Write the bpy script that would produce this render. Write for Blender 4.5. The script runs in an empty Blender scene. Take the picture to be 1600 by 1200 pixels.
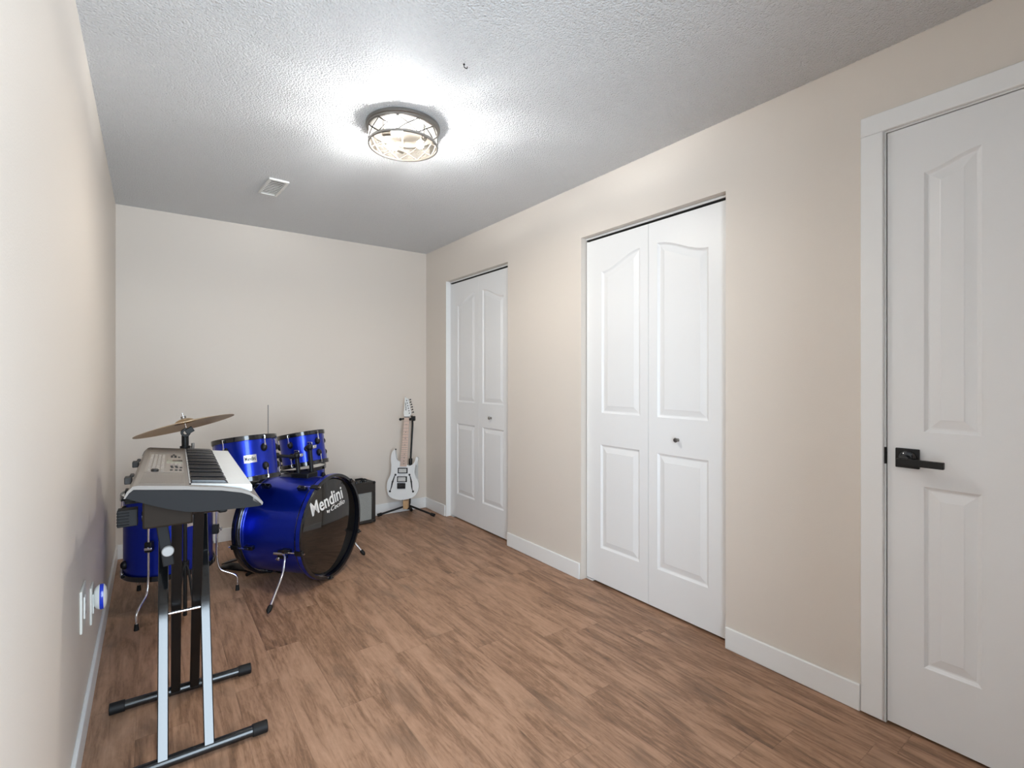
import bpy, bmesh, math, random
from mathutils import Vector, Matrix, Quaternion

random.seed(7)
S = bpy.context.scene
COL = S.collection

# ------------------------------------------------------------------ camera
XL, XR, YB, YF, H = -0.1835, 2.0815, 4.206, -0.28, 2.36     # left wall, right wall, back wall, front wall, ceiling
cam_d = bpy.data.cameras.new('camera')
cam = bpy.data.objects.new('camera', cam_d); COL.objects.link(cam)
cam.location = (0, 0, 1.2066)
cam.rotation_euler = (math.pi/2, 0, -0.63079)
cam_d.sensor_width = 36.0
cam_d.lens = 36.0*774.76/1600.0
cam_d.shift_y = -(600-590.24)/1600.0
cam_d.clip_start = 0.02
S.camera = cam

# ------------------------------------------------------------------ view, world, daylight
S.view_settings.view_transform = 'Standard'
S.view_settings.look = 'None'
S.view_settings.gamma = 1.0
S.view_settings.use_curve_mapping = False
S.view_settings.exposure = 0.0
W = bpy.data.worlds.new('world'); S.world = W; W.use_nodes = True
W.node_tree.nodes['Background'].inputs[0].default_value = (0.745, 0.87, 1.0, 1)
W.node_tree.nodes['Background'].inputs[1].default_value = 14.0
WX0, WX1, WZ0, WZ1 = -0.15, 0.80, 0.05, 2.17                   # tall window in the wall behind the camera
pl = bpy.data.lights.new('window_portal', 'AREA'); pl.shape = 'RECTANGLE'
pl.size = WX1-WX0; pl.size_y = WZ1-WZ0; pl.cycles.is_portal = True
po = bpy.data.objects.new('window_portal', pl); COL.objects.link(po)
po.location = ((WX0+WX1)/2, YF-0.13, (WZ0+WZ1)/2); po.rotation_euler = (math.pi/2, 0, 0)
BULB_STRENGTH = 1120.0

# ------------------------------------------------------------------ materials
def lin(c):
    return tuple((v/12.92 if v <= 0.04045 else ((v+0.055)/1.055)**2.4) for v in [x/255.0 for x in c])
def mat(name, rgb, rough=0.5, metal=0.0, coat=0.0, spec=0.5, noise=0.0, nscale=20.0, bump=0.0, bscale=200.0):
    m = bpy.data.materials.new(name); m.use_nodes = True
    nt = m.node_tree; b = nt.nodes['Principled BSDF']
    c = lin(rgb)
    b.inputs['Base Color'].default_value = (*c, 1)
    b.inputs['Roughness'].default_value = rough
    b.inputs['Metallic'].default_value = metal
    b.inputs['Coat Weight'].default_value = coat
    b.inputs['Coat Roughness'].default_value = 0.06
    b.inputs['Specular IOR Level'].default_value = spec
    tc = nt.nodes.new('ShaderNodeTexCoord')
    if noise > 0:
        n = nt.nodes.new('ShaderNodeTexNoise'); n.inputs['Scale'].default_value = nscale; n.inputs['Detail'].default_value = 4
        r = nt.nodes.new('ShaderNodeValToRGB')
        r.color_ramp.elements[0].color = (*[v*(1-noise) for v in c], 1)
        r.color_ramp.elements[1].color = (*[min(1, v*(1+noise)) for v in c], 1)
        nt.links.new(tc.outputs['Object'], n.inputs['Vector'])
        nt.links.new(n.outputs['Fac'], r.inputs['Fac']); nt.links.new(r.outputs['Color'], b.inputs['Base Color'])
    if bump > 0:
        n = nt.nodes.new('ShaderNodeTexNoise'); n.inputs['Scale'].default_value = bscale; n.inputs['Detail'].default_value = 3
        bp = nt.nodes.new('ShaderNodeBump'); bp.inputs['Strength'].default_value = 1.0; bp.inputs['Distance'].default_value = bump
        nt.links.new(tc.outputs['Object'], n.inputs['Vector'])
        nt.links.new(n.outputs['Fac'], bp.inputs['Height']); nt.links.new(bp.outputs['Normal'], b.inputs['Normal'])
    return m

M = {}
M['wall'] = mat('beige_wall_paint', (224, 215, 205), 0.5, noise=0.012, nscale=1.5, bump=0.0004, bscale=220)
M['trim'] = mat('white_trim_paint', (240, 240, 239), 0.35)
M['door'] = mat('white_door_paint', (236, 236, 236), 0.38, bump=0.00012, bscale=260)
M['dark'] = mat('dark_gap', (30, 28, 26), 0.8)
M['black_metal'] = mat('black_powder_coat', (14, 14, 15), 0.38, spec=0.4)
M['matte_black'] = mat('matte_black_hardware', (15, 15, 16), 0.45, spec=0.4)
M['rubber'] = mat('black_rubber', (17, 17, 18), 0.6, spec=0.35)
M['gloss_black'] = mat('black_gloss_enamel', (16, 18, 24), 0.12, coat=0.5)
M['chrome'] = mat('chrome', (225, 225, 228), 0.12, metal=1.0)
M['nickel_dark'] = mat('dark_brushed_nickel', (112, 108, 104), 0.4, metal=1.0)
M['nickel'] = mat('brushed_nickel', (150, 147, 143), 0.33, metal=1.0, noise=0.08, nscale=60)
M['brass'] = mat('cymbal_bronze', (188, 160, 124), 0.33, metal=0.9, noise=0.1, nscale=14)
M['white_plastic'] = mat('white_plastic', (226, 226, 222), 0.4)
M['outlet'] = mat('ivory_white_plastic', (222, 222, 216), 0.4)
M['blue_plastic'] = mat('blue_gloss_plastic', (18, 55, 200), 0.2, coat=0.4)
M['tan'] = mat('tan_wood', (196, 160, 118), 0.5, noise=0.12, nscale=30)
M['white_lacquer'] = mat('white_lacquer', (236, 237, 236), 0.2, coat=0.5)
M['maple'] = mat('pale_maple', (226, 200, 184), 0.45, noise=0.06, nscale=40)
M['key_white'] = mat('white_key_plastic', (226, 229, 230), 0.3)
M['key_black'] = mat('black_key_plastic', (12, 13, 17), 0.2)
M['kb_taupe'] = mat('taupe_plastic', (136, 129, 122), 0.42)
M['kb_dark'] = mat('charcoal_plastic', (30, 30, 32), 0.6, spec=0.25, noise=0.05, nscale=40)
M['kb_panel'] = mat('light_taupe_panel', (152, 144, 136), 0.45)
M['kb_button'] = mat('pale_button_plastic', (166, 158, 150), 0.45)
M['kb_mark'] = mat('dark_button_plastic', (40, 38, 37), 0.45)
M['lcd'] = mat('grey_green_display', (188, 190, 176), 0.15)
M['lcd_dark'] = mat('dark_display_corner', (112, 106, 98), 0.2)
M['silver_badge'] = mat('silver_badge', (205, 200, 196), 0.3, metal=0.6)
M['drum_head'] = mat('black_film_drumhead', (26, 24, 22), 0.06, spec=0.9)
M['white_head'] = mat('coated_white_drumhead', (226, 226, 222), 0.5)
M['black_vinyl'] = mat('black_textured_vinyl', (46, 42, 39), 0.55, bump=0.0008, bscale=500)
M['print_white'] = mat('white_print', (240, 240, 238), 0.5)
M['print_black'] = mat('black_print', (34, 31, 29), 0.5)

def drum_blue():
    m = bpy.data.materials.new('metallic_blue_wrap'); m.use_nodes = True
    b = m.node_tree.nodes['Principled BSDF']
    b.inputs['Base Color'].default_value = (0.006, 0.030, 0.48, 1)
    b.inputs['Metallic'].default_value = 0.8; b.inputs['Roughness'].default_value = 0.28
    b.inputs['Coat Weight'].default_value = 0.4; b.inputs['Coat Roughness'].default_value = 0.06
    return m
M['blue'] = drum_blue()

def glass(name, tint, gloss):
    m = bpy.data.materials.new(name); m.use_nodes = True; nt = m.node_tree
    nt.nodes.clear()
    o = nt.nodes.new('ShaderNodeOutputMaterial'); mx = nt.nodes.new('ShaderNodeMixShader')
    t = nt.nodes.new('ShaderNodeBsdfTransparent'); g = nt.nodes.new('ShaderNodeBsdfGlossy')
    f = nt.nodes.new('ShaderNodeFresnel'); f.inputs[0].default_value = gloss
    t.inputs[0].default_value = (*tint, 1); g.inputs['Roughness'].default_value = 0.03
    nt.links.new(f.outputs[0], mx.inputs[0]); nt.links.new(t.outputs[0], mx.inputs[1])
    nt.links.new(g.outputs[0], mx.inputs[2]); nt.links.new(mx.outputs[0], o.inputs[0])
    return m
M['glass'] = glass('clear_window_glass', (0.97, 0.98, 0.98), 1.3)
M['lamp_base_glass'] = glass('smoky_lamp_glass', (0.80, 0.74, 0.66), 1.22)
M['lamp_glass'] = glass('clear_lamp_glass', (0.93, 0.92, 0.90), 1.22)

def emit(name, rgb, s):
    m = bpy.data.materials.new(name); m.use_nodes = True
    b = m.node_tree.nodes['Principled BSDF']
    b.inputs['Base Color'].default_value = (1, 1, 1, 1)
    b.inputs['Emission Color'].default_value = (*rgb, 1); b.inputs['Emission Strength'].default_value = s
    return m
M['bulb'] = emit('frosted_bulb_lit', (0.965, 0.985, 1.0), BULB_STRENGTH)

def ceiling_mat():
    m = bpy.data.materials.new('popcorn_ceiling'); m.use_nodes = True; nt = m.node_tree
    b = nt.nodes['Principled BSDF']; b.inputs['Base Color'].default_value = (*lin((242, 243, 244)), 1)
    b.inputs['Roughness'].default_value = 0.9; b.inputs['Specular IOR Level'].default_value = 0.15
    tc = nt.nodes.new('ShaderNodeTexCoord')
    v = nt.nodes.new('ShaderNodeTexVoronoi'); v.inputs['Scale'].default_value = 130
    n = nt.nodes.new('ShaderNodeTexNoise'); n.inputs['Scale'].default_value = 120; n.inputs['Detail'].default_value = 4; n.inputs['Roughness'].default_value = 0.7
    a = nt.nodes.new('ShaderNodeMath'); a.operation = 'MULTIPLY_ADD'; a.inputs[1].default_value = -0.7
    bp = nt.nodes.new('ShaderNodeBump'); bp.inputs['Distance'].default_value = 0.011; bp.inputs['Strength'].default_value = 1.0
    nt.links.new(tc.outputs['Object'], v.inputs['Vector']); nt.links.new(tc.outputs['Object'], n.inputs['Vector'])
    nt.links.new(v.outputs['Distance'], a.inputs[0]); nt.links.new(n.outputs['Fac'], a.inputs[2])
    nt.links.new(a.outputs[0], bp.inputs['Height']); nt.links.new(bp.outputs['Normal'], b.inputs['Normal'])
    return m
M['ceiling'] = ceiling_mat()

def floor_mat():
    m = bpy.data.materials.new('walnut_vinyl_planks'); m.use_nodes = True; nt = m.node_tree; L = nt.links.new
    b = nt.nodes['Principled BSDF']
    def N(t): return nt.nodes.new(t)
    def mth(op, a, bb=None, c=None):
        n = N('ShaderNodeMath'); n.operation = op
        for i, x in enumerate((a, bb, c)):
            if x is None: continue
            if isinstance(x, (int, float)): n.inputs[i].default_value = x
            else: L(x, n.inputs[i])
        return n.outputs[0]
    def comb(x, y, z):
        n = N('ShaderNodeCombineXYZ')
        for i, v in enumerate((x, y, z)):
            if isinstance(v, (int, float)): n.inputs[i].default_value = v
            else: L(v, n.inputs[i])
        return n.outputs[0]
    tc = N('ShaderNodeTexCoord'); sp = N('ShaderNodeSeparateXYZ'); L(tc.outputs['Object'], sp.inputs[0])
    x, y = sp.outputs[0], sp.outputs[1]
    PW, PL = 0.152, 0.92
    rx = mth('DIVIDE', mth('ADD', x, 0.04), PW); row = mth('FLOOR', rx); fx = mth('FRACT', rx)
    w1 = N('ShaderNodeTexWhiteNoise'); w1.noise_dimensions = '1D'; L(row, w1.inputs['W'])
    ry = mth('ADD', mth('DIVIDE', y, PL), mth('MULTIPLY', w1.outputs['Value'], 3.0))
    pk = mth('FLOOR', ry); fy = mth('FRACT', ry)
    w2 = N('ShaderNodeTexWhiteNoise'); w2.noise_dimensions = '2D'; L(comb(row, pk, 0), w2.inputs['Vector'])
    rnd = w2.outputs['Value']
    off = mth('MULTIPLY', rnd, 37.0)
    def noise(sx, sy, detail, rough, dist):
        n = N('ShaderNodeTexNoise'); n.inputs['Scale'].default_value = 1.0
        n.inputs['Detail'].default_value = detail; n.inputs['Roughness'].default_value = rough; n.inputs['Distortion'].default_value = dist
        L(comb(mth('MULTIPLY', x, sx), mth('MULTIPLY', y, sy), off), n.inputs['Vector']); return n.outputs['Fac']
    g1 = noise(13, 2.1, 5, 0.62, 1.3)        # broad figure along the plank
    g2 = noise(95, 5.0, 4, 0.6, 0.4)          # fine grain
    g3 = noise(8, 3.2, 3, 0.55, 0.6)          # smoky dark patches
    g4 = noise(38, 9.0, 5, 0.7, 2.2)          # mottled burl
    ramp = N('ShaderNodeValToRGB'); cr = ramp.color_ramp
    cr.elements[0].position = 0.34; cr.elements[0].color = (*lin((100, 75, 58)), 1)
    cr.elements[1].position = 0.68; cr.elements[1].color = (*lin((190, 153, 127)), 1)
    e = cr.elements.new(0.44); e.color = (*lin((139, 105, 81)), 1)
    e = cr.elements.new(0.53); e.color = (*lin((169, 132, 106)), 1)
    s = mth('ADD', mth('MULTIPLY', g1, 0.50), mth('MULTIPLY', g2, 0.28))
    s = mth('ADD', s, mth('MULTIPLY', g4, 0.22))
    s = mth('ADD', s, mth('MULTIPLY', mth('SUBTRACT', rnd, 0.5), 0.06))
    L(s, ramp.inputs['Fac'])
    r3 = N('ShaderNodeMapRange'); r3.inputs['From Min'].default_value = 0.56; r3.inputs['From Max'].default_value = 0.74
    r3.inputs['To Min'].default_value = 0.0; r3.inputs['To Max'].default_value = 0.62; L(g3, r3.inputs['Value'])
    dk = mth('MULTIPLY', r3.outputs[0], mth('ADD', mth('MULTIPLY', g4, 1.1), 0.25))
    mx = N('ShaderNodeMix'); mx.data_type = 'RGBA'; L(dk, mx.inputs[0]); L(ramp.outputs[0], mx.inputs[6]); mx.inputs[7].default_value = (*lin((98, 80, 66)), 1)
    seam = mth('MAXIMUM', mth('LESS_THAN', fx, 0.012), mth('LESS_THAN', fy, 0.0026))
    m2 = N('ShaderNodeMix'); m2.data_type = 'RGBA'; L(mth('MULTIPLY', seam, 0.28), m2.inputs[0]); L(mx.outputs[2], m2.inputs[6]); m2.inputs[7].default_value = (*lin((88, 66, 50)), 1)
    L(m2.outputs[2], b.inputs['Base Color'])
    L(mth('ADD', mth('MULTIPLY', g2, 0.2), 0.36), b.inputs['Roughness'])
    b.inputs['Specular IOR Level'].default_value = 0.4
    bp = N('ShaderNodeBump'); bp.inputs['Distance'].default_value = 0.0006
    L(mth('SUBTRACT', g2, mth('MULTIPLY', seam, 0.8)), bp.inputs['Height']); L(bp.outputs[0], b.inputs['Normal'])
    return m
M['floor'] = floor_mat()

def cloth_mat():
    m = bpy.data.materials.new('grey_grille_cloth'); m.use_nodes = True; nt = m.node_tree
    b = nt.nodes['Principled BSDF']; tc = nt.nodes.new('ShaderNodeTexCoord')
    w = nt.nodes.new('ShaderNodeTexChecker'); w.inputs['Scale'].default_value = 240
    w.inputs['Color1'].default_value = (*lin((176, 178, 174)), 1); w.inputs['Color2'].default_value = (*lin((118, 120, 116)), 1)
    nt.links.new(tc.outputs['Object'], w.inputs['Vector']); nt.links.new(w.outputs['Color'], b.inputs['Base Color'])
    b.inputs['Roughness'].default_value = 0.9
    return m
M['cloth'] = cloth_mat()

# ------------------------------------------------------------------ mesh helpers
I4 = Matrix.Identity(4)
def new(): return bmesh.new()
def box(bm, x0, x1, y0, y1, z0, z1, mx=I4):
    v = [bm.verts.new(mx @ Vector(p)) for p in ((x0,y0,z0),(x1,y0,z0),(x1,y1,z0),(x0,y1,z0),(x0,y0,z1),(x1,y0,z1),(x1,y1,z1),(x0,y1,z1))]
    for f in ((3,2,1,0),(4,5,6,7),(0,1,5,4),(1,2,6,5),(2,3,7,6),(3,0,4,7)): bm.faces.new([v[i] for i in f])
def frame_to(a, b):
    d = (Vector(b)-Vector(a)); q = Vector((0,0,1)).rotation_difference(d.normalized())
    return Matrix.Translation(Vector(a)) @ q.to_matrix().to_4x4(), d.length
def lathe(bm, prof, seg=48, mx=I4, closed=False):
    """prof: (r, z) pairs turned about z; r == 0 makes a pole"""
    rings = []
    for r, z in prof:
        if r <= 1e-9: rings.append([bm.verts.new(mx @ Vector((0,0,z)))])
        else: rings.append([bm.verts.new(mx @ Vector((r*math.cos(2*math.pi*k/seg), r*math.sin(2*math.pi*k/seg), z))) for k in range(seg)])
    n = len(rings)
    for i in range(n if closed else n-1):
        A, B = rings[i], rings[(i+1) % n]
        for k in range(seg):
            k2 = (k+1) % seg
            if len(A) == 1 and len(B) == 1: continue
            if len(A) == 1: bm.faces.new((A[0], B[k], B[k2]))
            elif len(B) == 1: bm.faces.new((A[k], A[k2], B[0]))
            else: bm.faces.new((A[k], A[k2], B[k2], B[k]))
def cyl(bm, a, b, r, r2=None, seg=16):
    mx, L = frame_to(a, b); r2 = r if r2 is None else r2
    lathe(bm, [(0,0),(r,0),(r2,L),(0,L)], seg, mx)
def ball(bm, c, r, seg=16, sc=(1,1,1)):
    mx = Matrix.Translation(Vector(c)) @ Matrix.Diagonal((*sc,1))
    n = seg//2
    lathe(bm, [(r*math.sin(math.pi*i/n), -r*math.cos(math.pi*i/n)) for i in range(n+1)], seg, mx)
def tube(bm, pts, r, seg=12):
    pts = [Vector(p) for p in pts]; T = []
    for i in range(len(pts)):
        a = pts[max(i-1,0)]; b = pts[min(i+1,len(pts)-1)]; T.append((b-a).normalized())
    u = T[0].orthogonal().normalized(); rings = []
    for i, p in enumerate(pts):
        if i: u = (T[i-1].rotation_difference(T[i]) @ u)
        u = (u - T[i]*u.dot(T[i])).normalized(); w = T[i].cross(u)
        rr = r[i] if isinstance(r, (list, tuple)) else r
        rings.append([bm.verts.new(p + rr*(math.cos(2*math.pi*k/seg)*u + math.sin(2*math.pi*k/seg)*w)) for k in range(seg)])
    for A, B in zip(rings, rings[1:]):
        for k in range(seg): bm.faces.new((A[k], A[(k+1)%seg], B[(k+1)%seg], B[k]))
    bm.faces.new(rings[0][::-1]); bm.faces.new(rings[-1])
def bent(pts, n=5, f=0.3):
    """round off the corners of a polyline"""
    pts = [Vector(p) for p in pts]; out = [pts[0]]
    for i in range(1, len(pts)-1):
        a = pts[i].lerp(pts[i-1], f); c = pts[i].lerp(pts[i+1], f)
        for k in range(n+1):
            t = k/n; out.append((1-t)**2*a + 2*t*(1-t)*pts[i] + t*t*c)
    out.append(pts[-1]); return out
def slab(bm, poly, z0, z1, mx=I4):
    """flat outline (x, y) given thickness z0..z1"""
    A = [bm.verts.new(mx @ Vector((x,y,z0))) for x, y in poly]; B = [bm.verts.new(mx @ Vector((x,y,z1))) for x, y in poly]
    n = len(poly)
    for k in range(n): bm.faces.new((A[k], A[(k+1)%n], B[(k+1)%n], B[k]))
    for ring in (A[::-1], B):
        f = bm.faces.new(ring); bmesh.ops.triangulate(bm, faces=[f], ngon_method='EAR_CLIP')
def circle(cx, cy, r, n=16): return [(cx+r*math.cos(2*math.pi*k/n), cy+r*math.sin(2*math.pi*k/n)) for k in range(n)]
def smooth_closed(pts, n=6):
    out = []; N = len(pts)
    for i in range(N):
        p0, p1, p2, p3 = [Vector((*pts[(i+j-1) % N], 0)) for j in range(4)]
        for k in range(n):
            t = k/n
            q = 0.5*((2*p1)+(-p0+p2)*t+(2*p0-5*p1+4*p2-p3)*t*t+(-p0+3*p1-3*p2+p3)*t**3)
            out.append((q.x, q.y))
    return out
def obj(name, bm, m, parent=None, smooth=True, bevel=0.0, bseg=2, angle=35):
    bmesh.ops.recalc_face_normals(bm, faces=bm.faces[:])
    me = bpy.data.meshes.new(name); bm.to_mesh(me); bm.free()
    me.materials.append(m)
    if smooth:
        me.shade_smooth(); me.set_sharp_from_angle(angle=math.radians(angle))
    o = bpy.data.objects.new(name, me); COL.objects.link(o)
    if parent: o.parent = parent
    if bevel > 0:
        md = o.modifiers.new('bevel', 'BEVEL'); md.width = bevel; md.segments = bseg; md.limit_method = 'ANGLE'; md.angle_limit = math.radians(40)
    return o
def tag(o, label, cat, group=None):
    o['label'] = label; o['category'] = cat
    if group: o['group'] = group
    return o
def thing(name, label, cat, loc=(0,0,0), rotz=0.0, group=None):
    o = bpy.data.objects.new(name, None); COL.objects.link(o); o.empty_display_size = 0.1
    o.location = loc; o.rotation_euler = (0, 0, rotz)
    return tag(o, label, cat, group)
def structure(o): o['kind'] = 'structure'; return o
def copy(o, parent, loc=None, mx=None):
    c = o.copy(); COL.objects.link(c); c.parent = parent
    if mx is not None: c.matrix_basis = mx
    elif loc is not None: c.location = loc
    return c
def lettering(name, text, m, parent, fn, extrude=0.0006, weight=0.0, shear=0.0, spacing=1.0):
    """text turned into a mesh; fn maps glyph coordinates (0..1 width, 0..1 cap height, depth) into the parent's space"""
    cu = bpy.data.curves.new(name, 'FONT'); cu.body = text; cu.size = 1; cu.extrude = 0.5; cu.offset = weight; cu.shear = shear
    cu.space_character = spacing; cu.resolution_u = 4
    t = bpy.data.objects.new(name, cu); COL.objects.link(t)
    bpy.context.view_layer.update()
    me = bpy.data.meshes.new_from_object(t.evaluated_get(bpy.context.evaluated_depsgraph_get()))
    bpy.data.objects.remove(t); bpy.data.curves.remove(cu)
    xs = [v.co.x for v in me.vertices]; x0, x1 = min(xs), max(xs)
    for v in me.vertices: v.co = fn((v.co.x-x0)/(x1-x0), v.co.y/0.70, v.co.z*2*extrude)
    me.name = name; me.materials.clear(); me.materials.append(m)
    o = bpy.data.objects.new(name, me); COL.objects.link(o); o.parent = parent
    return o

# ------------------------------------------------------------------ room shell
T = 0.12
bm = new(); box(bm, XL-T, XR+1.0, YF-T, YB+T, -0.1, 0.0); structure(obj('floor', bm, M['floor'], smooth=False))
bm = new(); box(bm, XL-T, XR+1.0, YF-T, YB+T, H, H+0.1); structure(obj('ceiling', bm, M['ceiling'], smooth=False))
bm = new(); box(bm, XL-T, XL, YF-T, YB+T, 0, H); structure(obj('wall_left', bm, M['wall'], smooth=False))
bm = new(); box(bm, XL, XR+1.0, YB, YB+T, 0, H); structure(obj('wall_back', bm, M['wall'], smooth=False))
bm = new()
box(bm, XL, WX0, YF-T, YF, 0, H); box(bm, WX1, XR+1.0, YF-T, YF, 0, H); box(bm, WX0, WX1, YF-T, YF, 0, WZ0); box(bm, WX0, WX1, YF-T, YF, WZ1, H)
structure(obj('wall_front', bm, M['wall'], smooth=False))
A0, A1, B0, B1, D0, D1 = 1.228, 2.150, 2.901, 3.823, -0.150, 0.640     # closet openings and doorway along the right wall
AT, DT = 2.043, 2.072
bm = new()
for y0, y1 in ((YF, D0), (D1, A0), (A1, B0), (B1, YB)): box(bm, XR, XR+T, y0, y1, 0, H)
for y0, y1, z in ((D0, D1, DT), (A0, A1, AT), (B0, B1, AT)): box(bm, XR, XR+T, y0, y1, z, H)
# unseen closets, plus a box behind the entry door, added against light leaks
for y0, y1 in ((D0, D1), (A0, A1), (B0, B1)):
    box(bm, XR+0.7, XR+0.74, y0-0.1, y1+0.1, 0, H)
    box(bm, XR+T, XR+0.7, y0-0.14, y0-0.1, 0, H); box(bm, XR+T, XR+0.7, y1+0.1, y1+0.14, 0, H)
structure(obj('wall_right', bm, M['wall'], smooth=False))
# baseboards
BH, BT = 0.097, 0.012
def baseboard(name, segs):
    bm = new()
    for s in segs: box(bm, *s, 0, BH)
    structure(obj(name, bm, M['trim'], bevel=0.004))
baseboard('baseboard_left', [(XL, XL+BT, YF+BT, YB-BT)])
baseboard('baseboard_back', [(XL, XR, YB-BT, YB)])
baseboard('baseboard_right', [(XR-BT, XR, 0.705, A0-0.002), (XR-BT, XR, A1+0.006, B0-0.002), (XR-BT, XR, B1+0.006, YB-BT)])
baseboard('baseboard_front', [(WX1+0.01, XR-BT, YF, YF+BT)])
# window behind the camera
def win():
    w = bpy.data.objects.new('window_1', None); COL.objects.link(w); w.location = (0, YF-0.06, 0); structure(w)
    f = new(); fw = 0.05
    box(f, WX0, WX1, -0.03, 0.03, WZ0, WZ0+fw); box(f, WX0, WX1, -0.03, 0.03, WZ1-fw, WZ1)
    box(f, WX0, WX0+fw, -0.03, 0.03, WZ0, WZ1); box(f, WX1-fw, WX1, -0.03, 0.03, WZ0, WZ1)
    obj('window_frame', f, M['trim'], w, bevel=0.004)
    f = new(); box(f, WX0+0.04, WX1-0.04, -0.004, 0.004, WZ0+0.04, WZ1-0.04); obj('window_pane', f, M['glass'], w, smooth=False)
win()

# ------------------------------------------------------------------ moulded doors
def ogee(s0, s1, za, zb, zbot, n=22):
    """returns inset(d): the panel outline, counter-clockwise in (s, z), moved inward by d; the top runs from za at s0 to zb at s1 in an ogee"""
    def inset(d):
        def z(s):
            t = (s1-s)/(s1-s0); c = zb+(za-zb)*(0.5-0.5*math.cos(math.pi*t))
            sl = (za-zb)*0.5*math.pi*math.sin(math.pi*t)/(s1-s0)
            return c-d*math.sqrt(1+sl*sl)
        xs = [s1-d+(s0-s1+2*d)*k/n for k in range(n+1)]
        return [(s0+d, zbot+d), (s1-d, zbot+d)] + [(x, z(x)) for x in xs]
    return inset
def moulded_leaf(s0, s1, z0, z1, thick, panels):
    """a door leaf with its face at depth 0 (s, z plane, depth towards +d); returns a bmesh with x=depth, y=-s"""
    bm = new()
    def V(s, z, d): return bm.verts.new((d, -s, z))
    es = []
    outer = [V(s0,z0,0), V(s1,z0,0), V(s1,z1,0), V(s0,z1,0)]
    for k in range(4): es.append(bm.edges.new((outer[k], outer[(k+1)%4])))
    rings = []
    for P in panels:
        r = [V(s,z,0) for s, z in P(0)]; rings.append(r)
        for k in range(len(r)): es.append(bm.edges.new((r[k], r[(k+1)%len(r)])))
    bmesh.ops.triangle_fill(bm, edges=es, use_beauty=True)
    # drop the triangles that fill the panels
    def inside(P, s, z):
        c = False; n = len(P)
        for i in range(n):
            (a, b), (e, f) = P[i], P[i-1]
            if (b > z) != (f > z) and s < (e-a)*(z-b)/(f-b)+a: c = not c
        return c
    bad = [f for f in bm.faces if any(inside(P(0), -f.calc_center_median().y, f.calc_center_median().z) for P in panels)]
    bmesh.ops.delete(bm, geom=bad, context='FACES_ONLY')
    for P, r in zip(panels, rings):
        prev = r
        for d, dep in ((0.004, 0.0035), (0.010, 0.0075), (0.014, 0.0080), (0.018, 0.0072), (0.040, 0.0022), (0.043, 0.0010)):
            q = [V(s, z, dep) for s, z in P(d)]
            for k in range(len(q)): bm.faces.new((prev[k], prev[(k+1)%len(q)], q[(k+1)%len(q)], q[k]))
            prev = q
        cz = (prev[0].co.z+min(v.co.z for v in prev[2:]))/2
        c = V((-prev[0].co.y-prev[1].co.y)/2, cz, 0.0010)
        for k in range(len(prev)): bm.faces.new((c, prev[k], prev[(k+1)%len(prev)]))
    back = [V(s0,z0,thick), V(s1,z0,thick), V(s1,z1,thick), V(s0,z1,thick)]
    bm.faces.new(back[::-1])
    for k in range(4): bm.faces.new((outer[k], back[k], back[(k+1)%4], outer[(k+1)%4]))
    return bm

def knob(parent, x, y, z):
    b = new()
    lathe(b, [(0.0085,0),(0.0085,0.002),(0.0045,0.004),(0.0045,0.010),(0.0085,0.014),(0.0115,0.019),(0.0118,0.023),(0.009,0.027),(0,0.028)], 24,
          Matrix.Translation((x, y, z)) @ Matrix.Rotation(-math.pi/2, 4, 'Y'))
    return obj('door_knob', b, M['nickel'], parent)

def bifold(name, y0, y1):
    r = bpy.data.objects.new(name, None); COL.objects.link(r); r.location = (XR+0.042, 0, 0); structure(r)
    ym = (y0+y1)/2 - 0.001; zt = 2.018; zb = 0.013
    far = [ogee(-(y1-0.127), -(ym+0.055), 1.823, 1.904, 1.002), ogee(-(y1-0.119), -(ym+0.059), 0.818, 0.818, 0.215, 1)]
    near = [ogee(-(ym-0.057), -(y0+0.112), 1.904, 1.823, 1.002), ogee(-(ym-0.057), -(y0+0.112), 0.816, 0.816, 0.215, 1)]
    l1 = obj('door_leaf', moulded_leaf(-(y1-0.006), -(ym+0.0012), zb, zt, 0.034, far), M['door'], r, smooth=False)
    l2 = obj('door_leaf', moulded_leaf(-(ym-0.0012), -(y0+0.006), zb, zt, 0.034, near), M['door'], r, smooth=False)
    knob(l2, 0, y0+0.278, 0.897)
    # overhead track with its pivot pins
    b = new(); box(b, -0.004, 0.038, y0+0.002, y1-0.002, AT-0.012, AT-0.001); obj('door_track', b, M['trim'], r, bevel=0.0015)
    b = new(); box(b, 0.002, 0.032, y0+0.004, y1-0.004, AT-0.017, AT-0.012); obj('track_channel', b, M['dark'], r, smooth=False)
    for yy in (y0+0.035, y1-0.035):
        b = new(); cyl(b, (0.017, yy, zt-0.002), (0.017, yy, AT-0.010), 0.004, seg=10); obj('pivot_pin', b, M['chrome'], r)
    b = new(); box(b, 0.0, 0.05, y1-0.055, y1-0.004, 0.0005, 0.006); obj('floor_bracket', b, M['trim'], r, bevel=0.001)
    return r
bifold('door_1', B0, B1)
bifold('door_2', A0, A1)
# painted jamb lining at the far closet edge
bm = new(); box(bm, XR-0.001, XR+0.115, B1-0.003, B1+0.0005, 0.0, AT); structure(obj('trim_1', bm, M['trim'], smooth=False))

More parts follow.
